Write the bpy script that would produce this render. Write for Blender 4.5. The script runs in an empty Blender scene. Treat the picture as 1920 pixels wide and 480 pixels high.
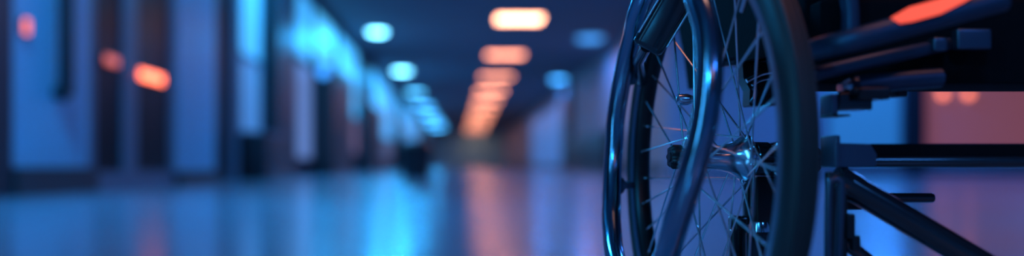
import bpy, bmesh, math, random
from mathutils import Vector, Matrix
random.seed(4)
C = bpy.context.scene.collection
PI = math.pi
F, VX, VY, H = 1500.0, 865.0, 310.0, 0.292      # focal length (px), vanishing point, eye height (m)

# ------------------------------------------------------------------ helpers
def P(px, py, Y):
    """point at distance Y along the corridor"""
    return Vector(((px - VX) / F * Y, Y, H - (py - VY) / F * Y))

def mat(name, col, rough=0.5, metal=0.0, spec=0.5, coat=0.0, noise=0.0, nscale=8.0, bump=0.0, emit=None, estr=0.0, rvar=0.0):
    m = bpy.data.materials.new(name); m.use_nodes = True
    nt = m.node_tree; b = nt.nodes['Principled BSDF']
    b.inputs['Base Color'].default_value = (*col, 1)
    b.inputs['Roughness'].default_value = rough
    b.inputs['Metallic'].default_value = metal
    b.inputs['Specular IOR Level'].default_value = spec
    b.inputs['Coat Weight'].default_value = coat
    b.inputs['Coat Roughness'].default_value = 0.08
    if emit:
        b.inputs['Emission Color'].default_value = (*emit, 1)
        b.inputs['Emission Strength'].default_value = estr
    if noise or bump or rvar:
        tc = nt.nodes.new('ShaderNodeTexCoord'); n = nt.nodes.new('ShaderNodeTexNoise')
        n.inputs['Scale'].default_value = nscale; n.inputs['Detail'].default_value = 4
        nt.links.new(tc.outputs['Object'], n.inputs['Vector'])
        if noise:
            mx = nt.nodes.new('ShaderNodeMix'); mx.data_type = 'RGBA'
            mx.inputs[6].default_value = (*[c * (1 - noise) for c in col], 1)
            mx.inputs[7].default_value = (*[min(1, c * (1 + noise)) for c in col], 1)
            nt.links.new(n.outputs['Fac'], mx.inputs[0]); nt.links.new(mx.outputs[2], b.inputs['Base Color'])
        if rvar:
            mr = nt.nodes.new('ShaderNodeMapRange')
            mr.inputs['To Min'].default_value = max(0.02, rough - rvar); mr.inputs['To Max'].default_value = rough + rvar
            nt.links.new(n.outputs['Fac'], mr.inputs['Value']); nt.links.new(mr.outputs[0], b.inputs['Roughness'])
        if bump:
            bp = nt.nodes.new('ShaderNodeBump'); bp.inputs['Strength'].default_value = bump; bp.inputs['Distance'].default_value = 0.002
            nt.links.new(n.outputs['Fac'], bp.inputs['Height']); nt.links.new(bp.outputs[0], b.inputs['Normal'])
    return m

def obj(name, bm, m, parent=None, smooth=True, origin=None):
    """link bm (world coordinates) as one mesh object under parent"""
    me = bpy.data.meshes.new(name)
    root = parent
    while root is not None and root.parent is not None: root = root.parent
    off = Vector(root.location) if root is not None else (Vector(origin) if origin else Vector((0, 0, 0)))
    bmesh.ops.translate(bm, verts=bm.verts, vec=-off)
    bmesh.ops.recalc_face_normals(bm, faces=bm.faces)
    for f in bm.faces: f.smooth = smooth
    if smooth:
        for e in bm.edges:
            if len(e.link_faces) == 2 and e.calc_face_angle(0) > 0.7: e.smooth = False
    bm.to_mesh(me); bm.free()
    o = bpy.data.objects.new(name, me); C.objects.link(o)
    me.materials.append(m)
    if parent is not None: o.parent = parent
    elif origin: o.location = origin
    return o

def tag(o, label=None, cat=None, group=None, kind=None):
    if label: o['label'] = label
    if cat: o['category'] = cat
    if group: o['group'] = group
    if kind: o['kind'] = kind
    return o

def empty(name, loc, parent=None):
    o = bpy.data.objects.new(name, None); C.objects.link(o); o.empty_display_size = 0.1
    if parent is not None: o.parent = parent
    else: o.location = loc
    return o

def box(bm, a, b, bev=0.0, M=None):
    r = bmesh.ops.create_cube(bm, size=1.0)
    vs = r['verts']
    a = Vector(a); b = Vector(b); c = (a + b) / 2; s = b - a
    for v in vs: v.co = Vector((v.co.x * s.x, v.co.y * s.y, v.co.z * s.z)) + c
    if bev > 0:
        es = list({e for v in vs for e in v.link_edges})
        g = bmesh.ops.bevel(bm, geom=es, offset=bev, segments=3, profile=0.6, affect='EDGES')
        vs = list({v for f in g['faces'] for v in f.verts} | {v for v in vs if v.is_valid})
    if M is not None:
        for v in vs: v.co = M @ v.co
    return vs

def tube(bm, pts, r, n=20, closed=False, cap=True, flat=1.0):
    """round tube swept along pts; r number or list"""
    pts = [Vector(p) for p in pts]; N = len(pts)
    rs = r if isinstance(r, (list, tuple)) else [r] * N
    rings = []; ref = None
    for i, p in enumerate(pts):
        if closed: t = pts[(i + 1) % N] - pts[i - 1]
        elif i == 0: t = pts[1] - p
        elif i == N - 1: t = p - pts[-2]
        else: t = pts[i + 1] - pts[i - 1]
        t.normalize()
        if ref is None:
            ref = Vector((0, 0, 1)) if abs(t.z) < 0.9 else Vector((1, 0, 0))
        ref = (ref - t * ref.dot(t)).normalized(); b = t.cross(ref)
        rings.append([bm.verts.new(p + rs[i] * (math.cos(2 * PI * k / n) * ref + flat * math.sin(2 * PI * k / n) * b)) for k in range(n)])
    for i in range(N if closed else N - 1):
        A, B = rings[i], rings[(i + 1) % N]
        sh = 0
        if closed and i == N - 1:
            sh = min(range(n), key=lambda s: (A[0].co - B[s].co).length)
        for k in range(n):
            bm.faces.new((A[k], A[(k + 1) % n], B[(k + 1 + sh) % n], B[(k + sh) % n]))
    if cap and not closed:
        bm.faces.new(rings[0]); bm.faces.new(rings[-1])

def smooth_path(ctrl, n=12):
    """Catmull-Rom through ctrl"""
    c = [Vector(p) for p in ctrl]; c = [c[0] * 2 - c[1]] + c + [c[-1] * 2 - c[-2]]
    out = []
    for i in range(1, len(c) - 2):
        for k in range(n):
            t = k / n
            out.append(0.5 * ((2 * c[i]) + (-c[i-1] + c[i+1]) * t + (2*c[i-1] - 5*c[i] + 4*c[i+1] - c[i+2]) * t*t + (-c[i-1] + 3*c[i] - 3*c[i+1] + c[i+2]) * t**3))
    out.append(c[-2]); return out

def lathe(bm, prof, W, n=48, closed=False, wob=None):
    """prof [(axial, radius)] turned about the axis of frame W(axial,u,v)"""
    rings = []
    for (a, r) in prof:
        rings.append([bm.verts.new(W(a, (r + (wob(k) if wob else 0)) * math.cos(2*PI*k/n), (r + (wob(k) if wob else 0)) * math.sin(2*PI*k/n))) for k in range(n)])
    L = len(prof)
    for i in range(L if closed else L - 1):
        A, B = rings[i], rings[(i + 1) % L]
        for k in range(n): bm.faces.new((A[k], A[(k+1) % n], B[(k+1) % n], B[k]))
    if not closed: bm.faces.new(rings[0]); bm.faces.new(rings[-1])

def prism(bm, poly, d):
    """3-D polygon poly extruded by vector d"""
    a = [bm.verts.new(Vector(p)) for p in poly]; b = [bm.verts.new(Vector(p) + Vector(d)) for p in poly]
    bm.faces.new(a); bm.faces.new(b)
    n = len(a)
    for i in range(n): bm.faces.new((a[i], a[(i+1) % n], b[(i+1) % n], b[i]))
    return a + b

def B1(name, a, b, m, parent=None, bev=0.0, smooth=False):
    bm = bmesh.new(); box(bm, a, b, bev)
    if parent is None:
        lo = Vector(((a[0]+b[0])/2, (a[1]+b[1])/2, min(a[2], b[2])))
        return obj(name, bm, m, None, smooth or bev > 0, origin=lo)
    return obj(name, bm, m, parent, smooth or bev > 0)

# ------------------------------------------------------------------ materials
M = {}
M['floor'] = mat('polished_floor', (0.17, 0.24, 0.33), 0.19, spec=0.6, noise=0.12, nscale=0.6, rvar=0.04)
M['ceiling'] = mat('ceiling_paint', (0.15, 0.19, 0.25), 0.8, noise=0.05, nscale=2)
M['wall'] = mat('dark_wall_paint', (0.06, 0.08, 0.11), 0.5, noise=0.08, nscale=2)
M['wall_light'] = mat('pale_wall_paint', (0.40, 0.44, 0.52), 0.55, noise=0.04, nscale=2)
M['wall_mid'] = mat('grey_wall_paint', (0.30, 0.31, 0.36), 0.55, noise=0.04, nscale=2)
M['panel'] = mat('pale_laminate', (0.17, 0.52, 0.72), 0.35, noise=0.03, nscale=3)
M['dark_panel'] = mat('dark_laminate', (0.02, 0.022, 0.03), 0.35, noise=0.1, nscale=3)
M['frame_grey'] = mat('grey_door_frame', (0.12, 0.17, 0.24), 0.4, noise=0.05)
M['dark_glass'] = mat('dark_door_glass', (0.010, 0.009, 0.012), 0.3, spec=0.15, noise=0.1)
M['plinth'] = mat('dark_plinth', (0.03, 0.033, 0.04), 0.5, noise=0.1)
M['chrome'] = mat('chrome', (0.66, 0.72, 0.80), 0.18, metal=1.0, noise=0.03, nscale=30)
M['spoke'] = mat('spoke_steel', (0.80, 0.85, 0.9), 0.24, metal=1.0, noise=0.03, nscale=40)
M['rimmetal'] = mat('dark_anodised_rim', (0.24, 0.33, 0.44), 0.32, metal=1.0, noise=0.06, nscale=20)
M['handrim'] = mat('handrim_steel', (0.20, 0.31, 0.42), 0.16, metal=1.0, noise=0.05, nscale=16, rvar=0.03)
M['rubber'] = mat('tyre_rubber', (0.022, 0.023, 0.026), 0.55, noise=0.15, nscale=60, bump=0.1)
M['blackp'] = mat('black_plastic', (0.008, 0.008, 0.01), 0.35, noise=0.2, nscale=40)
M['fabric'] = mat('black_upholstery', (0.004, 0.004, 0.006), 0.9, spec=0.1, noise=0.3, nscale=120, bump=0.3)
M['tube'] = mat('black_gloss_tube', (0.010, 0.013, 0.018), 0.14, spec=0.6, coat=0.5, noise=0.1, nscale=12)
M['rail'] = mat('satin_blue_black_rail', (0.03, 0.055, 0.10), 0.42, metal=0.5, noise=0.1, nscale=12)
M['tube_sat'] = mat('satin_grey_tube', (0.09, 0.12, 0.17), 0.3, metal=0.8, noise=0.08, nscale=12)
def emis(name, col, s):
    return mat(name, (0.2, 0.2, 0.2), 0.4, emit=col, estr=s, noise=0.02)
ORANGE = (1.0, 0.33, 0.19); CYAN = (0.10, 0.62, 1.0); BLUE = (0.03, 0.24, 1.0)
M['lamp_orange'] = emis('warm_diffuser', ORANGE, 5.5)
M['lamp_orange_hot'] = emis('bright_warm_diffuser', (1.0, 0.42, 0.24), 11.0)
M['lamp_cyan'] = emis('cyan_downlight_glass', (0.16, 0.66, 1.0), 12.0)
M['lamp_cyan_mid'] = emis('dimmed_cyan_downlight_glass', (0.08, 0.52, 1.0), 6.5)
M['lamp_cyan_far'] = emis('dim_cyan_downlight_glass', (0.06, 0.44, 1.0), 9.0)
M['lamp_orange_far'] = emis('far_warm_diffuser', ORANGE, 10.0)
M['lamp_blue'] = emis('blue_downlight_glass', (0.05, 0.38, 1.0), 6.5)

# ------------------------------------------------------------------ setting
LW, RW, CZ, LY = -4.2, 6.2, 5.2, 24.0
def struct(o): o['kind'] = 'structure'; return o
struct(B1('floor', (-14, -16, -0.2), (24, 120, 0), M['floor']))
struct(B1('ceiling', (-14, -16, CZ), (24, 120, CZ + 0.2), M['ceiling']))
struct(B1('wall_left', (LW - 0.5, -16, 0), (LW - 0.2, 119.6, CZ), M['wall']))
struct(B1('wall_right', (RW, LY + 0.3, 0), (RW + 0.3, 119.6, CZ), M['wall_mid']))
struct(B1('wall_far', (-4.4, 115, 0), (RW, 115.3, CZ), M['panel']))
struct(B1('wall_lobby', (RW, LY, 0), (24, LY + 0.3, CZ), M['wall_light']))
struct(B1('baseboard_lobby', (RW + 0.1, LY - 0.03, 0), (23.9, LY, 0.16), M['plinth']))
struct(B1('baseboard_right', (RW - 0.03, LY + 0.4, 0), (RW, 114, 0.3), M['plinth']))
tn = [0]
def trim(a, b, m):
    tn[0] += 1; return struct(B1('trim_%d' % tn[0], a, b, m))
wn = [0]
def window(a, b, col, s, frame=True):
    """a lit pane in a thin frame"""
    wn[0] += 1
    w = empty('window_%d' % wn[0], (a[0], (a[1]+b[1])/2, a[2])); w['kind'] = 'structure'
    B1('pane', a, b, emis('lit_pane_%d' % wn[0], col, s), w)
    bm = bmesh.new(); t = 0.06
    x0, x1 = min(a[0], b[0]) - 0.0, max(a[0], b[0]) + 0.03
    if abs(b[0]-a[0]) < abs(b[1]-a[1]):
        y0, y1, z0, z1 = a[1], b[1], a[2], b[2]
        for q in ((y0-t, y0, z0-t, z1+t), (y1, y1+t, z0-t, z1+t), (y0, y1, z0-t, z0), (y0, y1, z1, z1+t)):
            box(bm, (x0, q[0], q[2]), (x1, q[1], q[3]))
    else:
        for q in ((a[0]-t, a[0], a[2]-t, b[2]+t), (b[0], b[0]+t, a[2]-t, b[2]+t), (a[0], b[0], a[2]-t, a[2]), (a[0], b[0], b[2], b[2]+t)):
            box(bm, (q[0], a[1]-0.03, q[2]), (q[1], b[1], q[3]))
    obj('window_frame', bm, M['frame_grey'], w, False)
    return w

# left side, near to far
trim((LW - 0.2, 4.6, 0), (LW + 0.06, 7.38, CZ), M['dark_panel'])
d = empty('door_1', (LW, 8.24, 0)); d['kind'] = 'structure'
B1('door_panel', (LW - 0.12, 7.48, 0.27), (LW, 9.02, 4.2), M['panel'], d)
B1('plinth', (LW - 0.12, 7.40, 0), (LW + 0.1, 9.06, 0.26), M['plinth'], d)
bm = bmesh.new()
tube(bm, smooth_path([(LW, 8.28, 1.06), (LW + 0.09, 8.28, 1.04), (LW + 0.11, 8.28, 1.16), (LW + 0.11, 8.28, 2.2), (LW + 0.11, 8.28, 2.75), (LW + 0.09, 8.28, 2.86), (LW, 8.28, 2.84)], 6), 0.08, 12)
h = obj('door_handle', bm, M['dark_panel'], d); h['label'] = 'long dark vertical pull handle'
# double glass door
d = empty('door_2', (LW, 10.4, 0)); d['kind'] = 'structure'
bm = bmesh.new()
for (y0, y1) in ((9.08, 9.22), (10.02, 10.42), (11.62, 11.78)): box(bm, (LW - 0.18, y0, 0), (LW - 0.02, y1, 4.4))
for (y0, y1) in ((9.22, 10.02), (10.42, 11.62)):
    box(bm, (LW - 0.18, y0, 0), (LW - 0.02, y1, 0.22)); box(bm, (LW - 0.18, y0, 4.2), (LW - 0.02, y1, 4.4))
obj('door_frame', bm, M['frame_grey'], d, False)
B1('glass_pane', (LW - 0.16, 9.22, 0.22), (LW - 0.06, 10.02, 4.2), M['dark_glass'], d)
B1('glass_pane', (LW - 0.16, 10.42, 0.22), (LW - 0.06, 11.62, 4.2), M['dark_glass'], d)
# pale pier
trim((LW - 0.2, 11.85, 0.2), (LW, 13.65, CZ), M['panel'])
trim((LW - 0.2, 11.80, 0), (LW + 0.08, 13.7, 0.2), M['plinth'])
trim((LW - 0.2, 13.7, 0), (LW - 0.1, 15.3, CZ), M['dark_panel'])
trim((LW - 0.1, 14.75, 0), (LW + 0.02, 15.0, CZ), M['frame_grey'])
window((LW - 0.18, 15.5, 2.5), (LW - 0.1, 17.1, 4.9), (0.05, 0.42, 0.98), 0.95)
window((LW - 0.18, 15.5, 0.98), (LW - 0.1, 17.1, 2.4), (0.08, 0.30, 0.90), 0.45)
trim((LW - 0.2, 17.3, 0), (LW + 0.25, 19.2, CZ), M['dark_panel'])
window((LW - 0.18, 19.6, 3.2), (LW - 0.1, 22.9, 4.9), (0.05, 0.42, 1.0), 1.1)
window((LW - 0.18, 19.6, 0.5), (LW - 0.1, 22.9, 3.0), (0.16, 0.30, 0.75), 0.6)
trim((LW - 0.2, 23.2, 0), (LW + 0.5, 27.2, 3.2), M['dark_panel'])
window((LW - 0.18, 23.3, 3.4), (LW - 0.1, 27.2, 4.9), (0.07, 0.5, 1.0), 1.15)
window((LW - 0.18, 27.8, 2.2), (LW - 0.1, 33.0, 4.9), (0.06, 0.46, 1.0), 1.25)
window((LW - 0.18, 27.8, 0.8), (LW - 0.1, 33.0, 2.1), (0.5, 0.25, 0.4), 0.3)
trim((LW - 0.2, 33.2, 0), (LW + 0.5, 37.5, 2.8), M['dark_panel'])
window((LW - 0.18, 38.2, 1.8), (LW - 0.1, 50, 4.9), (0.06, 0.42, 1.0), 1.1)
window((LW - 0.18, 38.2, 0.6), (LW - 0.1, 50, 1.7), (0.16, 0.2, 0.45), 0.3)
trim((LW - 0.2, 50.5, 0), (LW + 0.3, 55, 2.5), M['dark_panel'])
window((LW - 0.18, 56, 1.6), (LW - 0.1, 80, 4.9), (0.05, 0.38, 0.95), 0.8)
# added unseen cyan glow pane behind the viewpoint, for highlights on the wheel
window((LW - 0.18, -3.3, 0.3), (LW - 0.1, -2.65, 4.9), (0.08, 0.52, 1.0), 13.0)
trim((LW - 0.2, -2.2, 0), (LW + 0.06, 0.6, CZ), M['dark_panel'])
# right side
window((RW - 0.05, 48, 0.3), (RW + 0.05, 70, 4.2), (0.04, 0.22, 0.75), 0.55)  # blue-washed wall panel, its light put in as emission
trim((RW - 0.3, 44.5, 0), (RW, 47.2, CZ), M['dark_panel'])
# lobby back wall: column, and added glowing panes for its blue and orange wash
window((7.2 * LY / 17 * 1.08, LY - 0.04, 0.4), (9.3 * LY / 17, LY + 0.02, 3.4), (0.02, 0.22, 0.72), 0.55)
window((13.9, LY - 0.04, 0.75), (19.5, LY + 0.02, 3.6), (0.17, 0.042, 0.038), 1.0)
trim((13.25, LY - 0.3, 0), (13.75, LY, CZ), M['dark_panel'])

# ------------------------------------------------------------------ lights
def area(name, loc, size, col, power, rot=(0, 0, 0), sy=None, spread=PI):
    l = bpy.data.lights.new(name, 'AREA'); l.energy = power; l.color = col; l.size = size
    if sy: l.shape = 'RECTANGLE'; l.size_y = sy
    l.spread = spread
    o = bpy.data.objects.new(name, l); C.objects.link(o); o.location = loc; o.rotation_euler = rot
    return o
ordn = ['nearest', 'second nearest', 'third nearest', 'fourth nearest', 'fifth nearest', 'sixth nearest', 'seventh nearest', 'eighth nearest', 'ninth nearest', 'tenth nearest', 'eleventh nearest', 'twelfth nearest', 'thirteenth nearest', 'fourteenth nearest']
def panel_light(x, y, w, dpt, m, label, group):
    t = empty('ceiling_light', (x, y, CZ - 0.08)); tag(t, label, 'ceiling light', group)
    bm = bmesh.new(); q = 0.05
    for s in (-1, 1):
        box(bm, (x + s*(w/2 + q/2) - q/2, y - dpt/2 - q, CZ - 0.08), (x + s*(w/2 + q/2) + q/2, y + dpt/2 + q, CZ))
        box(bm, (x - w/2, y + s*(dpt/2 + q/2) - q/2, CZ - 0.08), (x + w/2, y + s*(dpt/2 + q/2) + q/2, CZ))
    obj('frame', bm, M['frame_grey'], t, False)
    B1('diffuser', (x - w/2, y - dpt/2, CZ - 0.06), (x + w/2, y + dpt/2, CZ - 0.02), m, t)
def down_light(x, y, r, m, label, group):
    t = empty('downlight', (x, y, CZ - 0.1)); tag(t, label, 'ceiling light', group)
    W = lambda a, u, v: Vector((x + u, y + v, CZ - a))
    bm = bmesh.new(); lathe(bm, [(0.0, r*1.2), (0.05, r*1.2), (0.07, r*1.1), (0.06, r), (0.0, r)], W, 32, closed=True); obj('bezel', bm, M['frame_grey'], t)
    bm = bmesh.new(); lathe(bm, [(0.01, r*0.99), (0.10, r*0.99), (0.14, r*0.8), (0.16, r*0.4)], W, 32); obj('lens', bm, m, t)
k = 0
for i in range(-4, 11):
    y = 26.5 + 8.6 * i
    x = 1.92
    lab = (ordn[k] + ' of the orange ceiling lights down the corridor') if i >= 0 else 'orange ceiling light above and behind the viewpoint'
    if i >= 0: k += 1
    panel_light(x, y, 1.5 + 0.12 * max(0, i), 1.3, M['lamp_orange_hot'] if i == 0 else M['lamp_orange' if i < 3 else 'lamp_orange_far'], lab, 'orange ceiling lights along the corridor' if i >= 0 else 'orange ceiling lights overhead')
k = 0
for i in range(-3, 7):
    y = 29.0 + 12.0 * i
    lab = (ordn[k] + ' of the round cyan downlights near left wall') if i >= 0 else 'cyan downlight above and behind the viewpoint'
    if i >= 0: k += 1
    down_light(-3.05, y, 0.33 + 0.12 * max(0, min(i, 6)), M['lamp_cyan'] if i < 2 else (M['lamp_cyan_mid'] if i == 2 else M['lamp_cyan_far']), lab, 'cyan downlights along the corridor' if i >= 0 else 'cyan downlights overhead')
down_light(5.45, 45, 0.42, M['lamp_blue'], 'round blue downlight near the right wall, lower in view', 'blue downlights near the right wall')
down_light(4.9, 30.5, 0.5, emis('dim_blue_downlight_glass', (0.06, 0.36, 1.0), 1.6), 'dim blue downlight near the right wall beside the wheel', 'blue downlights near the right wall')

# light given by the lamps
for y in (-7, 5, 17, 29, 41, 60, 102):
    area('cyan_lamp_light', (-3.0, y, CZ - 0.3), 0.8, (0.02, 0.40, 1.0), 420 if y < 50 else 300)
for y in (-7.9, 0.7, 9.3, 17.9, 35, 60):
    area('orange_lamp_light', (1.92, y, CZ - 0.3), 1.3, (1.0, 0.30, 0.16), 12)
for y in (-6, 8, 20, 33, 50):
    area('blue_lamp_light', (5.0, y, CZ - 0.3), 1.0, (0.05, 0.28, 1.0), 150)
area('lobby_blue_fill', (11.5, 15, CZ - 0.3), 1.2, (0.06, 0.26, 1.0), 260)  # added blue fill for the lobby floor, no lamp fixture here
# lobby wall washer, then an added fill that warms the right wall
area('blue_wash', (12.0, LY - 1.2, CZ - 0.4), 1.0, (0.03, 0.25, 1.0), 220, (math.radians(-15), 0, 0))
area('warm_wall_fill', (5.0, 31, CZ - 0.3), 0.8, (1.0, 0.28, 0.2), 45)

# added glow boxes in place of orange reflections and glows, left
def wall_lamp_or_glow(y, z, wy, hz, s, label, x=LW):
    t = empty('wall_lamp_or_glow', (x, y, z)); tag(t, label, 'wall lamp', 'added orange glow boxes on the left doors')
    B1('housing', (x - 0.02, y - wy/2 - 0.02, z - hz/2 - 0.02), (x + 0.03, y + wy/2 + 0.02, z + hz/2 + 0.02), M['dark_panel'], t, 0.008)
    B1('lens', (x + 0.025, y - wy/2, z - hz/2), (x + 0.05, y + wy/2, z + hz/2), emis('glow_box_lens', (1.0, 0.16, 0.06), s), t, 0.006)
wall_lamp_or_glow(10.87, 1.49, 0.80, 0.12, 5.0, 'bright glow box for the orange reflection in the glass double door', LW - 0.04)
wall_lamp_or_glow(9.62, 1.55, 0.34, 0.10, 0.9, 'dim glow box for the reddish reflection in the dark left door leaf', LW - 0.04)
wall_lamp_or_glow(7.66, 1.62, 0.08, 0.14, 1.8, 'faint glow box for the pinkish reflection at the edge of the pale door')
for (y, z, lab, xx) in ((19.4, 1.97, 'faint added orange glow between the first two bright left windows', LW), (29.3, 2.15, 'faint added orange glow behind the second dark left pier', LW - 0.05), (37.9, 2.6, 'faint added orange glow furthest down the left wall', LW - 0.05)):
    wall_lamp_or_glow(y, z, 0.5 + 0.02*(y - 19), 0.55, 1.0, lab, xx)
t = empty('wall_lamp_or_glow', (-3.99, 23.2, 3.0)); tag(t, 'dim round blue lamp on the dark left pier', 'wall lamp')
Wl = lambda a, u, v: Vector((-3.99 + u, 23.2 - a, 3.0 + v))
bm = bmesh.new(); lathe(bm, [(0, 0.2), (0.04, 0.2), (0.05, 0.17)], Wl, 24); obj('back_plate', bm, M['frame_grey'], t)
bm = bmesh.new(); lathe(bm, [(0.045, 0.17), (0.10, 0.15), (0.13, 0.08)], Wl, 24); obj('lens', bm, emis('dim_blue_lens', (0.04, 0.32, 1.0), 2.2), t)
# wall lamps on the lobby wall
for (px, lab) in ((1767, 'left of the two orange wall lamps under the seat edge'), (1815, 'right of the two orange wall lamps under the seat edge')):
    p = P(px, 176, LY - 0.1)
    t = empty('wall_lamp_or_glow', (p.x, LY, p.z)); tag(t, lab, 'wall lamp', 'orange lamps on the lobby wall')
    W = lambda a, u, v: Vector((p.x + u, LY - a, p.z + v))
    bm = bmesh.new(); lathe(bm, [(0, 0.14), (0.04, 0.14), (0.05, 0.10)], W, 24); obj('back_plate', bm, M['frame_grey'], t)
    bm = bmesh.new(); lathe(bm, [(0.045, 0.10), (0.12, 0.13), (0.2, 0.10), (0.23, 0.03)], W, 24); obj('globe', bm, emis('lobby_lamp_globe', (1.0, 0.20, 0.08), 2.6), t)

# cabinet and bin
t = empty('low_cabinet', (-3.95, 16.3, 0)); tag(t, 'dark low cabinet below the bright left window', 'cabinet')
B1('body', (-4.3, 15.4, 0.06), (-3.75, 17.2, 0.9), M['dark_panel'], t, 0.01)
B1('worktop', (-4.3, 15.36, 0.9), (-3.72, 17.24, 0.94), M['frame_grey'], t, 0.005)
B1('plinth', (-4.3, 15.45, 0), (-3.82, 17.15, 0.06), M['plinth'], t)
t = empty('tall_cabinet', (5.85, 36.5, 0)); tag(t, 'dark cabinet standing along the right wall, left of the wheel', 'cabinet')
B1('body', (5.55, 31, 0.1), (6.15, 42, 1.6), M['dark_panel'], t, 0.01)
B1('top', (5.52, 30.95, 1.6), (6.16, 42.05, 1.66), M['frame_grey'], t, 0.005)
B1('plinth', (5.6, 31.05, 0), (6.15, 41.95, 0.1), M['plinth'], t)
t = empty('waste_bin', (-1.0, 17.5, 0)); tag(t, 'black bin standing on the floor below the cyan lights', 'bin')
W = lambda a, u, v: Vector((-1.0 + u, 17.5 + v, a))
bm = bmesh.new(); lathe(bm, [(0.0, 0.30), (0.02, 0.32), (0.68, 0.38), (0.68, 0.36), (0.05, 0.28)], W, 32); obj('body', bm, M['blackp'], t)
bm = bmesh.new(); lathe(bm, [(0.68, 0.39), (0.72, 0.39), (0.82, 0.25), (0.84, 0.05)], W, 32); obj('lid', bm, M['blackp'], t)

# ------------------------------------------------------------------ wheelchair
chair = empty('wheelchair', (0.62, 1.11, 0.0))
tag(chair, 'dark wheelchair with spoked wheel and tubular frame in the foreground', 'wheelchair')
AZ, TL = 0.0793, 0.0196
nrm = Vector((-math.cos(AZ)*math.cos(TL), -math.sin(AZ)*math.cos(TL), math.sin(TL)))
ax = -nrm                                              # towards the chair
uu = nrm.cross(Vector((0, 0, 1))).normalized()
if uu.y < 0: uu = -uu
vv = uu.cross(ax).normalized()
if vv.z < 0: vv = -vv
WC = Vector((0.3164, 1.1145, 0.0073 + H))
W = lambda a, u, v: WC + ax*a + uu*u + vv*v
wheel = empty('rear_wheel', (0, 0, 0), chair)
# tyre
bm = bmesh.new(); prof = []
for k in range(28):
    t = 2*PI*k/28; cs, sn = math.cos(t), math.sin(t)
    prof.append((0.0145 + 0.0185*math.copysign(abs(cs)**0.85, cs), 0.2835 + 0.0185*math.copysign(abs(sn)**0.9, sn)))
lathe(bm, prof, W, 180, closed=True)
for g in (0.007, 0.0145, 0.022):                       # tread ribs
    pr = [(g - 0.0022, 0.3), (g - 0.0014, 0.3038), (g + 0.0014, 0.3038), (g + 0.0022, 0.3)]
    lathe(bm, pr, W, 180, closed=True)
obj('tire', bm, M['rubber'], wheel)
# rim
bm = bmesh.new()
lathe(bm, [(0.0005, 0.272), (0.0005, 0.2615), (0.004, 0.2590), (0.009, 0.2575), (0.019, 0.2575), (0.024, 0.2590), (0.0275, 0.2615), (0.0275, 0.272)], W, 180, closed=True)
rim = obj('rim', bm, M['blackp'], wheel)
for (a0, a1) in ((-0.0015, 0.0012), (0.0268, 0.0295)):
    bm = bmesh.new(); lathe(bm, [(a0, 0.2635), (a0, 0.2775), (a1, 0.2775), (a1, 0.2615), ((a0+a1)/2, 0.2605)], W, 180, closed=True)
    obj('rim_sidewall', bm, M['rimmetal'], wheel)
# hub
HO = 0.004
WH = lambda a, u, v: W(a, u, v + HO)
bm = bmesh.new()
lathe(bm, [(-0.006, 0.012), (-0.005, 0.017), (-0.001, 0.020), (0.000, 0.031), (0.001, 0.033), (0.004, 0.033), (0.005, 0.031), (0.008, 0.021), (0.014, 0.0175),
           (0.030, 0.0165), (0.045, 0.0175), (0.058, 0.0205), (0.068, 0.0250), (0.076, 0.0310), (0.078, 0.0335), (0.082, 0.0340), (0.0835, 0.0325), (0.086, 0.026), (0.094, 0.022)], WH, 64)
obj('hub', bm, M['chrome'], wheel)
bm = bmesh.new()
lathe(bm, [(-0.027, 0.008), (-0.027, 0.0125), (-0.024, 0.0152), (-0.012, 0.0152), (-0.009, 0.012), (-0.006, 0.010)], WH, 56, wob=lambda k: 0.0022*math.cos(7*2*PI*k/56))
lathe(bm, [(-0.0285, 0.004), (-0.0285, 0.007), (-0.026, 0.0075)], WH, 24)
obj('axle_knob', bm, M['blackp'], wheel)
# spokes
NS = 36
for i in range(NS):
    outer = i % 2 == 0
    th = 2*PI*(i + 0.35)/NS
    j = i // 2
    s = 1 if j % 2 == 0 else -1
    ph = th + s*math.radians(62)
    fr, fa = (0.029, -0.0005 if s > 0 else 0.0045) if outer else (0.030, 0.077 if s > 0 else 0.0825)
    p0 = WH(fa, fr*math.cos(ph), fr*math.sin(ph)); p1 = W(0.012 if outer else 0.016, 0.259*math.cos(th), 0.259*math.sin(th))
    dr = (p1 - p0).normalized()
    bm = bmesh.new()
    tube(bm, [p0, p0.lerp(p1, 0.1), p0.lerp(p1, 0.5), p1], [0.0016, 0.0014, 0.0014, 0.0016], 8, flat=1.0)
    tube(bm, [p1 - dr*0.013, p1 - dr*0.011, p1], [0.0017, 0.0024, 0.0026], 8)
    # elbow head
    bmesh.ops.create_icosphere(bm, subdivisions=1, radius=0.0026, matrix=Matrix.Translation(p0))
    obj('spoke', bm, M['spoke'], wheel)
# valve and spoke clamp
bm = bmesh.new(); tube(bm, [W(0.014, 0.259*math.cos(2.2), 0.259*math.sin(2.2)), W(0.014, 0.225*math.cos(2.2), 0.225*math.sin(2.2))], [0.004, 0.003], 12); obj('valve', bm, M['chrome'], wheel)
c0 = P(1279, 187, 1.15)
bm = bmesh.new(); tube(bm, [c0 + Vector((-0.008, 0, 0)), c0 + Vector((-0.006, 0, 0)), c0 + Vector((0.008, 0, 0)), c0 + Vector((0.016, 0, 0.001))], [0.005, 0.0085, 0.0085, 0.005], 18)
tube(bm, [c0 + Vector((0.01, 0, 0)), c0 + Vector((0.03, 0, -0.004))], 0.0035, 12)
o = obj('spoke_clamp', bm, M['chrome'], wheel); o['label'] = 'small chrome clamp on the spokes'
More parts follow.
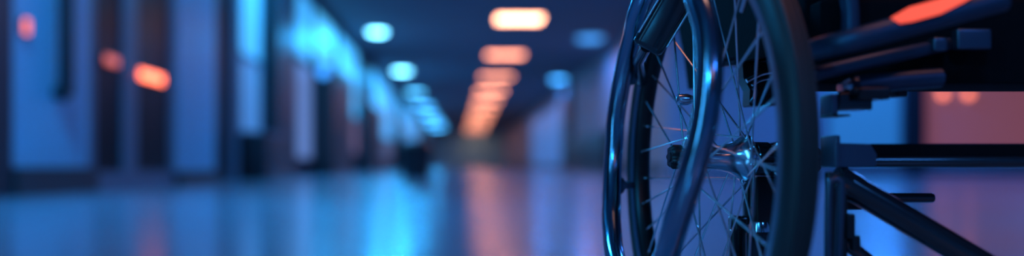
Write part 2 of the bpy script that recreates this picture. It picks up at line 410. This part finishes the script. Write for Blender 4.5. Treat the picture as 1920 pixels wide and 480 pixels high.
# handrim: a slightly buckled ring
hC = Vector((0.2619, 1.1145, 0.0579 + H)); ha, ht, hR = 0.0267, 0.1125, 0.2261
hn = Vector((-math.cos(ha)*math.cos(ht), -math.sin(ha)*math.cos(ht), math.sin(ht)))
hu = hn.cross(Vector((0, 0, 1))).normalized(); hv = hu.cross(hn)
if hu.y < 0: hu = -hu
if hv.z < 0: hv = -hv
buck = [(0, 360, 3), (1, 0, 0)]
def hr_pt(t):
    return hC + hR*(math.cos(t)*hu + math.sin(t)*hv)
def proj(p): return VX + F*p.x/p.y, VY - F*(p.z - H)/p.y
targ = [(1203, 0), (1178, 100), (1158, 200), (1150, 300), (1147, 360), (1147, 420), (1152, 480), (1306, 0), (1325, 50), (1331, 100), (1330, 150), (1326, 200), (1320, 240), (1302, 300), (1285, 360), (1265, 420), (1250, 480)]
keys = []
for (tx, ty) in targ:
    best = None
    for k in range(720):
        t = 2*PI*k/720; x, y = proj(hr_pt(t))
        if abs(y - ty) < 4 and (best is None or abs(x - tx) < best[0]): best = (abs(x - tx), t, tx - x)
    if best: keys.append((best[1], best[2]*1.0/F))
keys += [(PI/2 + 0.12, 0.0), (3*PI/2, 0.0)]
keys.sort()
def dx(t):
    num = den = 0.0
    for (k, v) in keys:
        d_ = abs((t - k + PI) % (2*PI) - PI); w_ = math.exp(-(d_/0.16)**2) + 1e-9
        num += w_*v; den += w_
    return num/den
pts = []
for k in range(180):
    t = 2*PI*k/180; p = hr_pt(t); pts.append(p + Vector((dx(t)*p.y, 0, 0)))
bm = bmesh.new(); tube(bm, pts, 0.0152, 32, closed=True); obj('handrim', bm, M['handrim'], wheel)
for deg in (25, -25, 82, -80):
    t = math.radians(deg); k = int(round(deg/2)) % 180
    p = pts[k]
    if abs(deg) < 40:
        st = max(-1, min(1, (p.z - WC.z)/0.269)); q = W(0.004, 0.269*math.sqrt(1 - st*st), 0.269*st)
    else:
        q = W(0.004, 0.272*math.cos(t + (0.12 if deg > 0 else -0.10)), 0.272*math.sin(t + (0.12 if deg > 0 else -0.10)))
    bm = bmesh.new(); dd = (q - p); L = dd.length; dd.normalize()
    tube(bm, [p + dd*0.008, p + dd*0.018, p + dd*0.019, p + dd*0.030, p + dd*0.031, q], [0.0165, 0.0165, 0.014, 0.011, 0.0065, 0.0065], 20)
    obj('handrim_bracket', bm, M['tube_sat'], wheel)

# wheel lock grip: dark rounded bar in front of the wheel top
p0 = P(1226, 68, 1.19); p1 = P(1330, -105, 1.13)
d = (p1 - p0).normalized(); side = d.cross(Vector((0, 1, 0))).normalized(); fwd = side.cross(d)
Mx = Matrix((( d.x, side.x, fwd.x, p0.x), (d.y, side.y, fwd.y, p0.y), (d.z, side.z, fwd.z, p0.z), (0, 0, 0, 1)))
bm = bmesh.new(); box(bm, (-0.022, -0.024, -0.012), ((p1-p0).length, 0.024, 0.012), 0.010, Mx)
o = obj('wheel_lock_lever', bm, M['tube'], chair); lever = o
bm = bmesh.new(); box(bm, (-0.004, 0.0215, -0.012), ((p1-p0).length, 0.0252, -0.007), 0.0016, Mx); box(bm, (-0.004, -0.0252, -0.012), ((p1-p0).length, -0.0215, -0.007), 0.0016, Mx)
o = obj('edge_trim', bm, M['chrome'], lever)
bm = bmesh.new(); tube(bm, [P(1212, 88, 1.20), P(1198, 112, 1.25), W(0.004, 0.268*math.cos(0.52), 0.268*math.sin(0.52))], 0.009, 16); obj('lock_rod', bm, M['tube'], chair)

# seat side panel and upholstery
bm = bmesh.new()
Xp = 0.425
def S(px, py, X=Xp):                                    # point on plane x = X
    Y = X*F/(px - VX); return P(px, py, Y)
poly = [S(1266, 20), S(1284, 120), S(1290, 168), S(1322, 166), S(1330, 124), S(1365, 122), S(1452, 100)]
top = 0.75
poly += [Vector((Xp, poly[-1].y, top)), Vector((Xp, poly[0].y, top))]
prism(bm, poly, (0.012, 0, 0))
obj('side_panel', bm, M['fabric'], chair, False)
# seat and backrest: bulky black upholstery
bm = bmesh.new()
box(bm, (0.445, 1.08, H + 0.19), (1.10, 1.55, H + 0.24), 0.012)
obj('seat', bm, M['fabric'], chair)
bm = bmesh.new()
box(bm, (0.445, 0.99, H + 0.101), (1.10, 1.10, H + 0.205), 0.004)
obj('seat_cross_bar', bm, M['fabric'], chair)
bm = bmesh.new()
box(bm, (0.44, 1.02, H + 0.15), (1.10, 1.06, 0.85), 0.012)
obj('backrest', bm, M['fabric'], chair)

# frame tubes on the right of the wheel
def T(name, ctrl, r, m, n=24, sm=True, par=None, flat=1.0):
    bm = bmesh.new(); tube(bm, smooth_path(ctrl, 8) if sm and len(ctrl) > 2 else ctrl, r, n, flat=flat)
    return obj(name, bm, m, par or chair)
# crossbar
Y0 = 1.0
cb = T('crossbar', [P(1556, 302.5, Y0), P(2010, 302.5, Y0)], 0.0083, M['tube'], sm=False)
B1('flat_bar', (P(1632, 0, Y0).x, Y0 - 0.006, H + 0.0125), (P(2010, 0, Y0).x, Y0 + 0.012, H + 0.0268), M['fabric'], cb)
bm = bmesh.new()
prism(bm, [P(1566, 268, Y0 - 0.012), P(1632, 270, Y0 - 0.012), P(1644, 290, Y0 - 0.012), P(1642, 312, Y0 - 0.012), P(1566, 313, Y0 - 0.012)], (0, 0.024, 0))
obj('end_bracket', bm, M['tube_sat'], cb, False)
B1('frame_plate', (P(1552, 0, Y0).x, Y0 - 0.02, H - 0.003), (P(1562, 0, Y0).x, Y0 + 0.02, H + 0.037), M['tube_sat'], chair, 0.002)
# diagonal brace
T('diagonal_brace', [P(1572, 336, 1.0), P(2050, 619, 0.96)], 0.0165, M['tube'], 32, sm=False)
T('brace_collar', [P(1566, 333, 1.0), P(1604, 355, 1.0)], 0.0178, M['tube'], 32, sm=False)
# stub rod behind the brace
rb = T('stub_rod', [P(1590, 371, 1.06), P(1746, 371, 1.06), P(1749, 371, 1.06), P(1751, 371, 1.06)], [0.0066, 0.0066, 0.0058, 0.003], M['tube'], sm=False)
B1('rod_bracket', (P(1578, 0, 1.06).x, 1.05, P(0, 393, 1.06).z), (P(1612, 0, 1.06).x, 1.07, P(0, 371, 1.06).z), M['blackp'], chair, 0.003)
# upright loop behind the tyre
T('upright_frame', [P(1552, 640, 0.95), P(1552, 480, 0.95), P(1554, 355, 0.95), P(1560, 338, 0.95), P(1572, 338, 0.95), P(1577, 355, 0.95), P(1572, 480, 0.95), P(1570, 640, 0.95)], 0.0042, M['tube_sat'], 14)
B1('upright_plate', (P(1545, 0, 1.0).x, 0.99, 0.05), (P(1583, 0, 1.0).x, 1.0, P(0, 322, 1.0).z), M['blackp'], chair, 0.003)
B1('adjuster_block', (P(1578, 0, 1.0).x, 0.985, P(0, 446, 1).z), (P(1593, 0, 1).x, 1.01, P(0, 400, 1).z), M['blackp'], chair, 0.002)
B1('adjuster_block', (P(1588, 0, 1.0).x, 0.985, P(0, 468, 1).z), (P(1603, 0, 1).x, 1.01, P(0, 440, 1).z), M['blackp'], chair, 0.002)
T('lower_tube', [P(1556, 432, 1.0), P(1700, 545, 1.0)], 0.0085, M['tube'], sm=False)
# upper rails
def rail(name, a, b, w, th, m, roll=0.0):
    d = (b - a).normalized(); s = d.cross(Vector((0, 1, 0))).normalized(); f = s.cross(d)
    if s.z < 0: s = -s; f = -f
    if roll:
        q = Matrix.Rotation(roll, 3, d); s = q @ s; f = q @ f
    X = Matrix(((d.x, s.x, f.x, a.x), (d.y, s.y, f.y, a.y), (d.z, s.z, f.z, a.z), (0, 0, 0, 1)))
    bm = bmesh.new(); box(bm, (0, -w/2, -th/2), ((b-a).length, w/2, th/2), min(w, th)*0.32, X)
    return obj(name, bm, m, chair)
sr = T('seat_rail', [P(1508, 99, 0.955), P(1545, 88, 0.90), P(1600, 75, 0.87), P(1730, 40, 0.87), P(1880, 0, 0.87)], 0.0125, M['rail'], 32)
# added plate, red-tinted and tilted to make the rail's orange highlight
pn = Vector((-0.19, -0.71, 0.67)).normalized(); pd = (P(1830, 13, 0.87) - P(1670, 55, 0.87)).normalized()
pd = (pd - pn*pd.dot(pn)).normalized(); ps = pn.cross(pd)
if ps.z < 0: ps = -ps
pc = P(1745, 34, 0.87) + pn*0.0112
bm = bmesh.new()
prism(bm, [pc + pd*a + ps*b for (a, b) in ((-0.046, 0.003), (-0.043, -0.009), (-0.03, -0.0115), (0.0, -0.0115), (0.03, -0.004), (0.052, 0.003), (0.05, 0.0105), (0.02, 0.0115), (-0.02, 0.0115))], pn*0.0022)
o = obj('highlight_plate', bm, mat('highlight_tinted_metal', (0.17, 0.05, 0.06), 0.18, metal=1.0, noise=0.05), sr, False); o['label'] = 'added plate making the orange highlight on the rail'
T('seat_rail', [P(1515, 141, 0.965), P(1545, 134, 0.95), P(1640, 112, 0.95), P(1715, 96, 0.965), P(1790, 80, 1.0)], 0.0085, M['rail'], 24)
T('seat_rail', [P(1606, 160, 0.96), P(1680, 152, 0.96), P(1762, 146, 0.96)], 0.0115, M['rail'], 24)
B1('rail_bracket', (P(1742, 0, 0.97).x, 0.96, P(0, 98, .97).z), (P(1768, 0, .97).x, 0.975, P(0, 72, .97).z), M['tube_sat'], chair, 0.003)
B1('rail_bracket', (P(1786, 0, 0.97).x, 0.96, P(0, 94, .97).z), (P(1850, 0, .97).x, 0.975, P(0, 56, .97).z), M['tube_sat'], chair, 0.003)
T('highlight_tube', [P(1594, 64, 0.98), P(1594, 20, 0.98), P(1588, -20, 0.98), P(1570, -90, 0.98)], 0.011, M['rail'], 20)  # added tube in place of a curved highlight on the seat back
# bolt and clamps below the seat
cbt = P(1590, 163, 0.97)
bm = bmesh.new(); tube(bm, [cbt + Vector((0, 0.01, 0)), cbt + Vector((0, -0.004, 0)), cbt + Vector((0, -0.008, 0)), cbt + Vector((0, -0.010, 0))], [0.0105, 0.0105, 0.007, 0.003], 6)
obj('bolt', bm, M['chrome'], chair, False)
B1('clamp_plate', (P(1548, 0, .97).x, 0.955, P(0, 216, .97).z), (P(1561, 0, .97).x, 0.985, P(0, 178, .97).z), M['tube_sat'], chair, 0.002)
B1('clamp_foot', (P(1548, 0, .97).x, 0.95, P(0, 220, .97).z), (P(1580, 0, .97).x, 0.985, P(0, 216, .97).z), M['blackp'], chair, 0.001)
B1('clamp_block', (P(1562, 0, .97).x, 0.955, P(0, 208, .97).z), (P(1625, 0, .97).x, 0.985, P(0, 176, .97).z), M['tube'], chair, 0.003)
B1('clamp_block', (P(1588, 0, .97).x, 0.94, P(0, 190, .97).z), (P(1646, 0, .97).x, 0.985, P(0, 168, .97).z), M['blackp'], chair, 0.003)
B1('seat_stop', (P(1674, 0, 1).x, 0.99, P(0, 183, 1).z), (P(1696, 0, 1).x, 1.01, P(0, 168, 1).z), M['blackp'], chair, 0.003)

# seen through the spokes: axle sleeve, clamp, posts
bm = bmesh.new()
lathe(bm, [(0.090, 0.016), (0.094, 0.0235), (0.112, 0.0235), (0.114, 0.019), (0.128, 0.019), (0.130, 0.0235), (0.150, 0.0235), (0.152, 0.018), (0.185, 0.018)], WH, 40)
obj('axle_sleeve', bm, M['tube'], chair)
bm = bmesh.new()
pr = [P(1402, 292, 1.2), P(1416, 282, 1.2), P(1440, 270, 1.2), P(1470, 264, 1.2), P(1500, 262, 1.2), P(1500, 335, 1.2), P(1404, 326, 1.2)]
prism(bm, pr, (0, 0.02, 0)); obj('axle_plate', bm, M['blackp'], chair, False)
for (ya, yb) in ((279, 279), (291, 288), (300, 299)):
    T('plate_ridge', [P(1412, ya, 1.195), P(1495, yb, 1.195)], 0.0008, M['tube_sat'], 8, sm=False)
bm = bmesh.new()
pr = [P(1392, 118, 1.22), P(1394, 146, 1.22), P(1406, 168, 1.22), P(1405, 196, 1.22), P(1408, 199, 1.22), P(1520, 194, 1.22), P(1520, 112, 1.22)]
prism(bm, pr, (0, 0.03, 0)); cl = obj('frame_clamp', bm, M['blackp'], chair, False)
bm = bmesh.new(); tube(bm, smooth_path([P(1400, 152, 1.21), P(1418, 143, 1.21), P(1440, 136, 1.21), P(1500, 128, 1.21)], 6), 0.0035, 12)
tube(bm, smooth_path([P(1410, 160, 1.21), P(1430, 150, 1.21), P(1460, 147, 1.21), P(1500, 146, 1.21)], 6), 0.0018, 12)
o = obj('chrome_strip', bm, M['spoke'], cl)
bm = bmesh.new(); tube(bm, smooth_path([P(1412, 164, 1.215), P(1417, 172, 1.215), P(1414, 184, 1.215), P(1408, 192, 1.215)], 6), 0.003, 12)
obj('clamp_spring', bm, M['tube_sat'], cl)
T('side_rail', [P(1352, 116, 1.27), P(1400, 110, 1.24), P(1520, 88, 1.2)], 0.0085, M['tube'], 18)
B1('lower_post', (P(1368, 0, 1.25).x, 1.24, -0.0 + 0.06), (P(1402, 0, 1.25).x, 1.262, P(0, 404, 1.25).z), M['tube'], chair, 0.006)
B1('lower_post', (P(1394, 0, 1.28).x, 1.27, 0.1), (P(1420, 0, 1.28).x, 1.29, P(0, 330, 1.28).z), M['tube'], chair, 0.006)
B1('post_block', (P(1396, 0, 1.22).x, 1.205, 0.06), (P(1500, 0, 1.22).x, 1.235, P(0, 432, 1.22).z), M['tube'], chair, 0.006)
T('chrome_knuckle', [P(1423, 434, 1.2), P(1423, 425, 1.2), P(1423, 416, 1.2)], [0.016, 0.0155, 0.013], M['chrome'], 24, sm=False)
B1('axle_receiver', (P(1414, 0, 1.24).x, 1.23, 0.07), (P(1500, 0, 1.24).x, 1.26, P(0, 330, 1.24).z), M['blackp'], chair, 0.004)

# ------------------------------------------------------------------ world, camera, colour
w = bpy.data.worlds.new('night'); bpy.context.scene.world = w; w.use_nodes = True
w.node_tree.nodes['Background'].inputs[0].default_value = (0.03, 0.16, 0.6, 1)
w.node_tree.nodes['Background'].inputs[1].default_value = 0.35
cam = bpy.data.cameras.new('camera'); co = bpy.data.objects.new('camera', cam); C.objects.link(co)
co.location = (0, 0, H); co.rotation_euler = (math.radians(90), 0, 0)
cam.sensor_width = 36; cam.lens = F/1920*36
cam.shift_x = (960 - VX)/1920; cam.shift_y = (VY - 240)/1920
cam.clip_start = 0.02; cam.clip_end = 300
cam.dof.use_dof = True; cam.dof.focus_distance = 1.14; cam.dof.aperture_fstop = 0.98
sc = bpy.context.scene; sc.camera = co
sc.view_settings.view_transform = 'Standard'; sc.view_settings.look = 'None'
sc.view_settings.gamma = 1; sc.view_settings.use_curve_mapping = False; sc.view_settings.exposure = 0
sc.cycles.use_denoising = True
sc.cycles.max_bounces = 8
